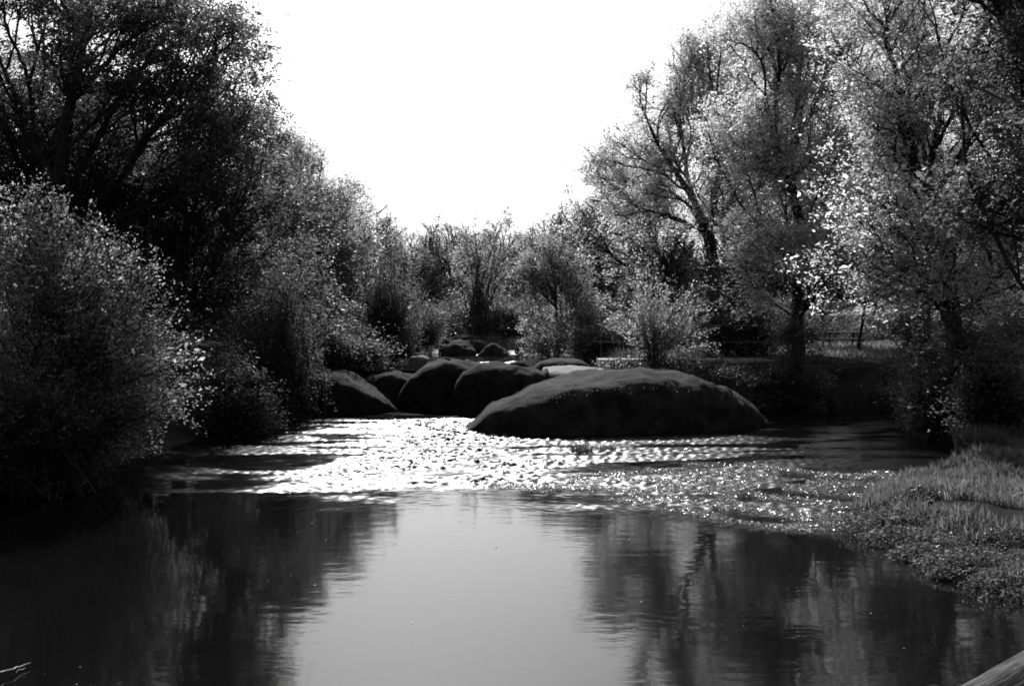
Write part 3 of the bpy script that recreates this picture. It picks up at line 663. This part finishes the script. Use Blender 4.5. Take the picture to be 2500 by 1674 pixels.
for i, (px, Yd, w_, yt, lb, lm) in enumerate([
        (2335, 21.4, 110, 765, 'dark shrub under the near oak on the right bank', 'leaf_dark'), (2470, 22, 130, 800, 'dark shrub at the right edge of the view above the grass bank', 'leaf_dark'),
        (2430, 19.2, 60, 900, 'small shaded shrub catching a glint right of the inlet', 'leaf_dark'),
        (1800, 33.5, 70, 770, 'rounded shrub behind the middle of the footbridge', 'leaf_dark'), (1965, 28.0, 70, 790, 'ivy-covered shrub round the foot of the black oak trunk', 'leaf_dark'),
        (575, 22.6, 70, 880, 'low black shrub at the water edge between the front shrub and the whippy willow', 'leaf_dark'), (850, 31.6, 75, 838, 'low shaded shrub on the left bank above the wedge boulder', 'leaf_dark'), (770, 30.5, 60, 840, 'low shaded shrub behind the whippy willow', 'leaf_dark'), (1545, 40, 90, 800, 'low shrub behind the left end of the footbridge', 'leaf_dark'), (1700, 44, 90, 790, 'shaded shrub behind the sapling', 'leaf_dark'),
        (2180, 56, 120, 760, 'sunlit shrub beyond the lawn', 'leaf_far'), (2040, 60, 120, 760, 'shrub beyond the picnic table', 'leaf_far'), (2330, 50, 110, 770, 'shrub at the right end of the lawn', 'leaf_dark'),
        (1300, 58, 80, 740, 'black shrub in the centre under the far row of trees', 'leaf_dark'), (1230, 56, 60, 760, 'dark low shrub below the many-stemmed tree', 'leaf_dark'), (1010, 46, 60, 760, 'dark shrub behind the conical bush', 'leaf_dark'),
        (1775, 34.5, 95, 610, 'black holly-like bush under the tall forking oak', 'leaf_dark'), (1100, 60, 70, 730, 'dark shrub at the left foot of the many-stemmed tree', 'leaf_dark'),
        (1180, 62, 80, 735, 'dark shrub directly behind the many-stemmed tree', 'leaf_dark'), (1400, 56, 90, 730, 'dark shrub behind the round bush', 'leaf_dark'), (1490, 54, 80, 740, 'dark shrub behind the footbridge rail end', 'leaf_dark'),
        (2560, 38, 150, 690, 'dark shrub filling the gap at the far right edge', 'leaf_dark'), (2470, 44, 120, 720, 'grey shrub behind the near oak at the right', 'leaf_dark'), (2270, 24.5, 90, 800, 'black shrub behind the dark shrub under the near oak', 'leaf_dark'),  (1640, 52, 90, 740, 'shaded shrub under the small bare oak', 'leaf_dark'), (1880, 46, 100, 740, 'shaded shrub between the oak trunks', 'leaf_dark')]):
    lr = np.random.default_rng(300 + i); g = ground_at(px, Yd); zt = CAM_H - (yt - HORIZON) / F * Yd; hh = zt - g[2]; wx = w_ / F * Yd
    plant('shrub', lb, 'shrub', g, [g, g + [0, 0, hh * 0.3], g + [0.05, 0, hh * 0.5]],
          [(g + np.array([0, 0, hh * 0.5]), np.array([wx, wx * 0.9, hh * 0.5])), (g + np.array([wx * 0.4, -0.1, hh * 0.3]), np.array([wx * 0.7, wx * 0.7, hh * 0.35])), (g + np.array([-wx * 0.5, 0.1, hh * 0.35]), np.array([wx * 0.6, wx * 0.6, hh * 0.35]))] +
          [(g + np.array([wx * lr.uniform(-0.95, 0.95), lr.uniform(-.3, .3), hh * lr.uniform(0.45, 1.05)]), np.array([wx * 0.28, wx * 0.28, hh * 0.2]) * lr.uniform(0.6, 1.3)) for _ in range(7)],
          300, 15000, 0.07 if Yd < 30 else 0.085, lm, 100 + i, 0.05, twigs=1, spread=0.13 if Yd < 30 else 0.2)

# ------------------------------------------------------------------ grass and ground cover
def blades(c, h, rng, wid=0.012, lean=0.35):
    n = len(c); th = rng.uniform(0, 6.28, n); a = np.stack([np.cos(th), np.sin(th), np.zeros(n)], 1)
    ph = rng.uniform(0, 6.28, n); l = np.stack([np.cos(ph), np.sin(ph), np.zeros(n)], 1) * (lean * h * np.abs(rng.normal(0, 1, n)))[:, None]
    up = np.zeros((n, 3)); up[:, 2] = h
    w_ = (wid * np.exp(rng.normal(0, 0.3, n)))[:, None]
    P = np.stack([c - a * w_ / 2, c + a * w_ / 2, c + up * 0.6 + l * 0.35 + a * w_ * 0.4, c + up * 0.6 + l * 0.35 - a * w_ * 0.4, c + up + l, ], 1)
    V = P.reshape(-1, 3); b = np.arange(n)[:, None] * 5
    Q = np.concatenate([b + [0, 1, 2], b + [0, 2, 3], b + [3, 2, 4]])
    return V, Q

rg = np.random.default_rng(90)
def scatter(n, x0, x1, y0, y1, ok):
    x = rg.uniform(x0, x1, n); y = rg.uniform(y0, y1, n); z = terrain(x, y); m_ = ok(x, y, z); return np.stack([x, y, z], 1)[m_]
dens = SinNoise(91, 1.6); dens2 = SinNoise(92, 0.6)
c = scatter(120000, 4.2, 12, 9, 22, lambda x, y, z: (z > 0.03) & (dens(x, y) + 0.6 * dens2(x, y) > 0.15 - 0.75 * sstep(y, 11.5, 14.5)))
h = 0.05 + 0.10 * np.clip(dens(c[:, 0] * 1.3, c[:, 1]) + 0.5 * dens2(c[:, 0], c[:, 1]), -0.3, 1) + rg.uniform(0, 0.14, len(c))
v, f = blades(c, h, rg, 0.012, 0.6)
tag(mesh('grass', v, f, M['grass'], arity=3), 'sunlit rough grass on the right bank spit', 'grass', kind='stuff')
c = scatter(24000, 9, 26, 33, 56, lambda x, y, z: z > 0.5)
v, f = blades(c, 0.10 + rg.uniform(0, 0.12, len(c)), rg, 0.05)
tag(mesh('grass', v, f, M['grass'], arity=3), 'sunlit lawn grass round the picnic table', 'grass', kind='stuff')
c = scatter(12000, -2.5, 8, 29, 60, lambda x, y, z: z > 1.05)
v, f = blades(c, 0.12 + rg.uniform(0, 0.18, len(c)), rg, 0.02)
tag(mesh('grass', v, f, M['herb'], arity=3), 'rough grass among the boulders round the upper pool', 'grass', kind='stuff')

# leafy herbs: low mounds on the front of the spit
hc = []
spots = [G(2150, 1300), G(2200, 1335), G(2260, 1370), G(2350, 1400), G(2440, 1430), G(2200, 1260, .25), G(2300, 1300, .25), G(2420, 1330, .3), G(2480, 1380, .3), G(2350, 1345, .3), G(2190, 1250, .2), G(2470, 1290, .3), G(2250, 1215, .3)]
for s in spots:
    n = 1500; d = rg.normal(size=(n, 3)); d /= np.linalg.norm(d, axis=1)[:, None]; d[:, 2] = np.abs(d[:, 2])
    rr_ = rg.uniform(0.6, 1, n)[:, None] * np.array([[0.5, 0.4, 0.2]]) * rg.uniform(0.45, 1.35)
    p = s + np.array([0, 0.15, 0]) + d * rr_; p[:, 2] = np.maximum(terrain(p[:, 0], p[:, 1]), 0) + (d * rr_)[:, 2]; hc.append(p)
hc = np.concatenate(hc); v, f = leaves(hc, 0.036, rg, 0.45, 0.3)
tag(mesh('herbs', v, f, M['herb']), 'dark leafy herbs massed along the edge of the grass spit', 'herbs', kind='stuff')

def tussock(label, c, n, h, r, wid=0.012, mat='herb'):
    th = rg.uniform(0, 6.28, n); q = np.sqrt(rg.uniform(0, 1, n)) * r
    p = np.stack([np.cos(th) * q, np.sin(th) * q, np.zeros(n)], 1)
    v, f = blades(p, h * rg.uniform(0.5, 1.05, n), rg, wid, 0.35)
    o = mesh('grass_tussock', v, f, M[mat], loc=c, arity=3); tag(o, label, 'tussock'); return o
x, y = G(2395, 1140)[:2]
tussock('tall dark tussock of rushes at the back of the grass spit', (x, y, float(terrain(np.array([x]), np.array([y]))[0])), 900, 0.62, 0.42)
tussock('small dark tuft of grass standing in the riffle below the whaleback', G(1420, 1105, -0.02), 350, 0.22, 0.22, 0.010)
tussock('lower tuft of grass in the riffle right of the small dark tuft', G(1480, 1100, -0.02), 220, 0.14, 0.2, 0.010)

# floating weed bed in the riffle
n = 200000
x = rg.uniform(-1.5, 6.5, n); y = rg.uniform(12.2, 20.5, n)
ppx = 1250 + x / y * F; ppy = HORIZON + CAM_H / y * F
lo = np.interp(ppx, [1150, 1350, 1500, 1700, 1900, 2020], [1195, 1205, 1225, 1262, 1295, 1300]); hi = np.interp(ppx, [1150, 1350, 1500, 1700, 1900, 2020], [1190, 1170, 1150, 1132, 1130, 1150])
q = dens(x * 1.2 + 5, y * 1.7) + 0.6 * dens2(x + 3, y)
keep = (ppy < lo) & (ppy > hi) & (q > -0.12)
c = np.stack([x, y, rg.uniform(-0.005, 0.035, n)], 1)[keep]
v, f = leaves(c, 0.028, rg, 0.5, 0.8, tri=True)
tag(mesh('water_weed', v, f, M['weed']), 'bed of floating water weed glittering in the riffle', 'water weed', kind='stuff')
# moss and herbs at the foot of the sapling, on the crest behind the whaleback
hc = []
for px, py, Yd in ((1500, 892, 28.3), (1540, 885, 28.3), (1585, 890, 28.2), (1640, 888, 28.4), (1670, 893, 28.2), (1780, 905, 28.0), (1840, 925, 27.6), (1985, 880, 30.5), (1965, 905, 29.5), (2060, 890, 31)):
    s = W(px, py, Yd); nn = 500; hc.append(s + rg.normal(size=(nn, 3)) * [0.28, 0.25, 0.10])
v, f = leaves(np.concatenate(hc), 0.065, rg, 0.6, 0.4)
tag(mesh('herbs', v, f, M['herb']), 'small leafy herbs growing along the rocks at the foot of the sapling', 'herbs', kind='stuff')

# ------------------------------------------------------------------ footbridge
def box(bm, x0, x1, y0, y1, z0, z1):
    v = [bm.verts.new(p) for p in ((x0, y0, z0), (x1, y0, z0), (x1, y1, z0), (x0, y1, z0), (x0, y0, z1), (x1, y0, z1), (x1, y1, z1), (x0, y1, z1))]
    for a in ((0, 3, 2, 1), (4, 5, 6, 7), (0, 1, 5, 4), (1, 2, 6, 5), (2, 3, 7, 6), (3, 0, 4, 7)): bm.faces.new([v[i] for i in a])

def bar(bm, p0, p1, r, k=10):
    v, f = frusta(np.array([p0], float), np.array([p1], float), np.array([r]), np.array([r]), k)
    vv = [bm.verts.new(p) for p in v]
    for q in f: bm.faces.new([vv[i] for i in q])
    bm.faces.new([vv[i] for i in range(k)][::-1]); bm.faces.new([vv[k + i] for i in range(k)])

BX0, BX1, BY, BZ = 2.74, 9.4, 31.0, 1.35
fb = empty('footbridge', (BX0, BY, BZ)); tag(fb, 'low concrete footbridge with thin rails behind the sapling and whaleback', 'footbridge')
bm = bmesh.new(); box(bm, 0, BX1 - BX0, 0, 1.3, -0.20, 0); bmesh.ops.bevel(bm, geom=bm.edges[:], offset=0.02, segments=2); bm_obj('deck', bm, M['concrete'], fb)
bm = bmesh.new(); box(bm, 0.04, 0.5, 0.05, 1.25, -1.2, -0.203); bm_obj('abutment', bm, M['concrete'], fb)
bm = bmesh.new(); box(bm, BX1 - BX0 - 0.6, BX1 - BX0 - 0.04, 0.05, 1.25, -1.2, -0.203); bm_obj('abutment', bm, M['concrete'], fb)
for yy in (0.08,):
    for zz in (1.06, 0.55, 0.06):
        bm = bmesh.new(); bar(bm, (-0.02, yy, zz), (BX1 - BX0, yy, zz), 0.007 if zz < 1 else 0.009); bm_obj('rail', bm, M['steel'], fb, smooth=True)
    for k in range(3):
        xx = 0.04 + k * (BX1 - BX0 - 0.08) / 2
        bm = bmesh.new(); bar(bm, (xx, yy + 0.03, -0.05), (xx, yy + 0.018, 1.05), 0.008); bm_obj('post', bm, M['steel'], fb, smooth=True)

# ------------------------------------------------------------------ picnic table
px, Yd = 2052, 43.0
x = (px - 1250) / F * Yd; z = float(terrain(np.array([x]), np.array([Yd]))[0])
pt = empty('picnic_table', (x, Yd, z)); tag(pt, 'wooden picnic table with splayed legs on the lawn behind the right bank', 'table')
for k in range(5):
    bm = bmesh.new(); box(bm, -1.0, 1.0, -0.36 + k * 0.148, -0.36 + k * 0.148 + 0.138, 0.72, 0.76); bm_obj('top_plank', bm, M['wood'], pt)
for s in (-1, 1):
    for k in range(2):
        y0 = s * 0.72 + (k - 1) * 0.14
        bm = bmesh.new(); box(bm, -1.0, 1.0, y0, y0 + 0.13, 0.43, 0.47); bm_obj('seat_plank', bm, M['wood'], pt)
    xx = s * 0.7
    bm = bmesh.new(); box(bm, xx - 0.03, xx + 0.03, -0.80, 0.80, 0.335, 0.427); bm_obj('crossbeam', bm, M['wood'], pt)
    for t in (-1, 1):
        bm = bmesh.new(); bar(bm, (xx + 0.05, t * 0.62, -0.05), (xx + 0.05 - s * 0.12, t * 0.22, 0.718), 0.05, 4); bm_obj('leg', bm, M['wood'], pt)

# ------------------------------------------------------------------ near log rail at the bottom right
def log_rail():
    a = np.array([0.42, 1.60, 1.755]); b = np.array([2.95, 3.92, 1.71])
    root = empty('log_rail', (2.2, 3.23, 0)); tag(root, 'weathered round log rail crossing the bottom right corner', 'rail')
    d = b - a; L = np.linalg.norm(d); d /= L; u = np.cross(d, [0, 0, 1]); u /= np.linalg.norm(u); v_ = np.cross(u, d)
    n, k = 90, 40; V = []
    for i in range(n):
        p = a + d * L * i / (n - 1)
        for j in range(k):
            th = 2 * math.pi * j / k; q = u * math.cos(th) + v_ * math.sin(th); pp = p + q * 0.075
            r = 0.075 * (1 + 0.05 * mnoise.noise(Vector(p * 1.7))) + 0.006 * mnoise.noise(Vector((i * 0.06, math.cos(th) * 5, math.sin(th) * 5))) + 0.0025 * mnoise.noise(Vector((i * 0.25, math.cos(th) * 16, math.sin(th) * 16)))
            V.append(p + q * r - np.array([2.2, 3.23, 0]))
    i = np.arange(n)[:-1, None] * k; j = np.arange(k)[None]
    Fc = np.stack([i + j, i + (j + 1) % k, i + k + (j + 1) % k, i + k + j], -1).reshape(-1, 4)
    mesh('rail', V, Fc, M['log'], root, smooth=True)
    for t in (0.93,):
        p = a + d * L * t - np.array([2.2, 3.23, 0])
        bm = bmesh.new(); bar(bm, (p[0], p[1], -1.2), (p[0], p[1], 1.71), 0.07, 14); bm_obj('post', bm, M['log'], root, smooth=True)
log_rail()

# ------------------------------------------------------------------ dead sticks at the left water edge
def stick(label, pts, r, seed, loc):
    pts = np.array(pts, float); r_ = np.random.default_rng(seed)
    P = [pts[0]]
    for a_, b_ in zip(pts[:-1], pts[1:]):
        for t in (0.33, 0.66, 1): P.append(a_ * (1 - t) + b_ * t + (r_.normal(size=3) * 0.006 if t < 1 else 0))
    P = np.array(P) - loc; R = np.linspace(r, r * 0.4, len(P))
    v, f = frusta(P[:-1], P[1:], R[:-1], R[1:], 6)
    o = mesh('stick', v, f, M['pale_twig'], loc=loc); tag(o, label, 'stick')
stick('pale bent stick lying on the black water at the lower left corner', [G(-40, 1652, 0.03), G(0, 1640, 0.05), G(40, 1627, 0.04), G(74, 1617, 0.03)], 0.008, 3, tuple(G(0, 1640)))
stick('short pale twig beside the bent stick at the lower left corner', [G(40, 1640, 0.02), G(62, 1629, 0.03)], 0.004, 4, tuple(G(40, 1640)))


# ------------------------------------------------------------------ dry moss and grass on the whaleback crest
me = WH.data; nv = len(me.vertices); cv = np.empty(nv * 3, np.float32); me.vertices.foreach_get('co', cv); cv = cv.reshape(-1, 3)
nn = np.empty(len(me.vertices) * 3, np.float32); me.vertices.foreach_get('normal', nn); nn = nn.reshape(-1, 3)
top = np.where((nn[:, 2] > 0.5) & (cv[:, 2] > 0.7))[0]
k = rg.choice(top, 7000); c = cv[k] + rg.normal(size=(7000, 3)) * [0.05, 0.06, 0] + np.array(WH.location); c[:, 2] -= 0.03
c = c[dens2(c[:, 0], c[:, 1]) + 0.5 * dens(c[:, 0], c[:, 1]) > 0.1]
v, f = blades(c, rg.uniform(0.015, 0.05, len(c)), rg, 0.012, 0.9)
tag(mesh('moss', v, f, M['herb'], arity=3), 'thin moss and dry grass along the whaleback crest', 'moss', kind='stuff')

# specks drifting on the calm pool: petals, scum and small leaves
n = 46; x = rg.uniform(-4, 4.5, n); y = rg.uniform(6.8, 13.5, n)
x = np.concatenate([x, [G(1145, 1263)[0], G(1190, 1463)[0], G(996, 1578)[0], G(2215, 1585)[0], G(2205, 1583)[0]]]); y = np.concatenate([y, [G(1145, 1263)[1], G(1190, 1463)[1], G(996, 1578)[1], G(2215, 1585)[1], G(2205, 1583)[1]]])
v, f = leaves(np.stack([x, y, np.full(len(x), 0.006)], 1), 0.016, rg, 0.7, 3.0)
tag(mesh('drifting_petals', v, f, M['pale_twig']), 'pale specks of petals and scum drifting on the calm pool', 'petals', kind='stuff')
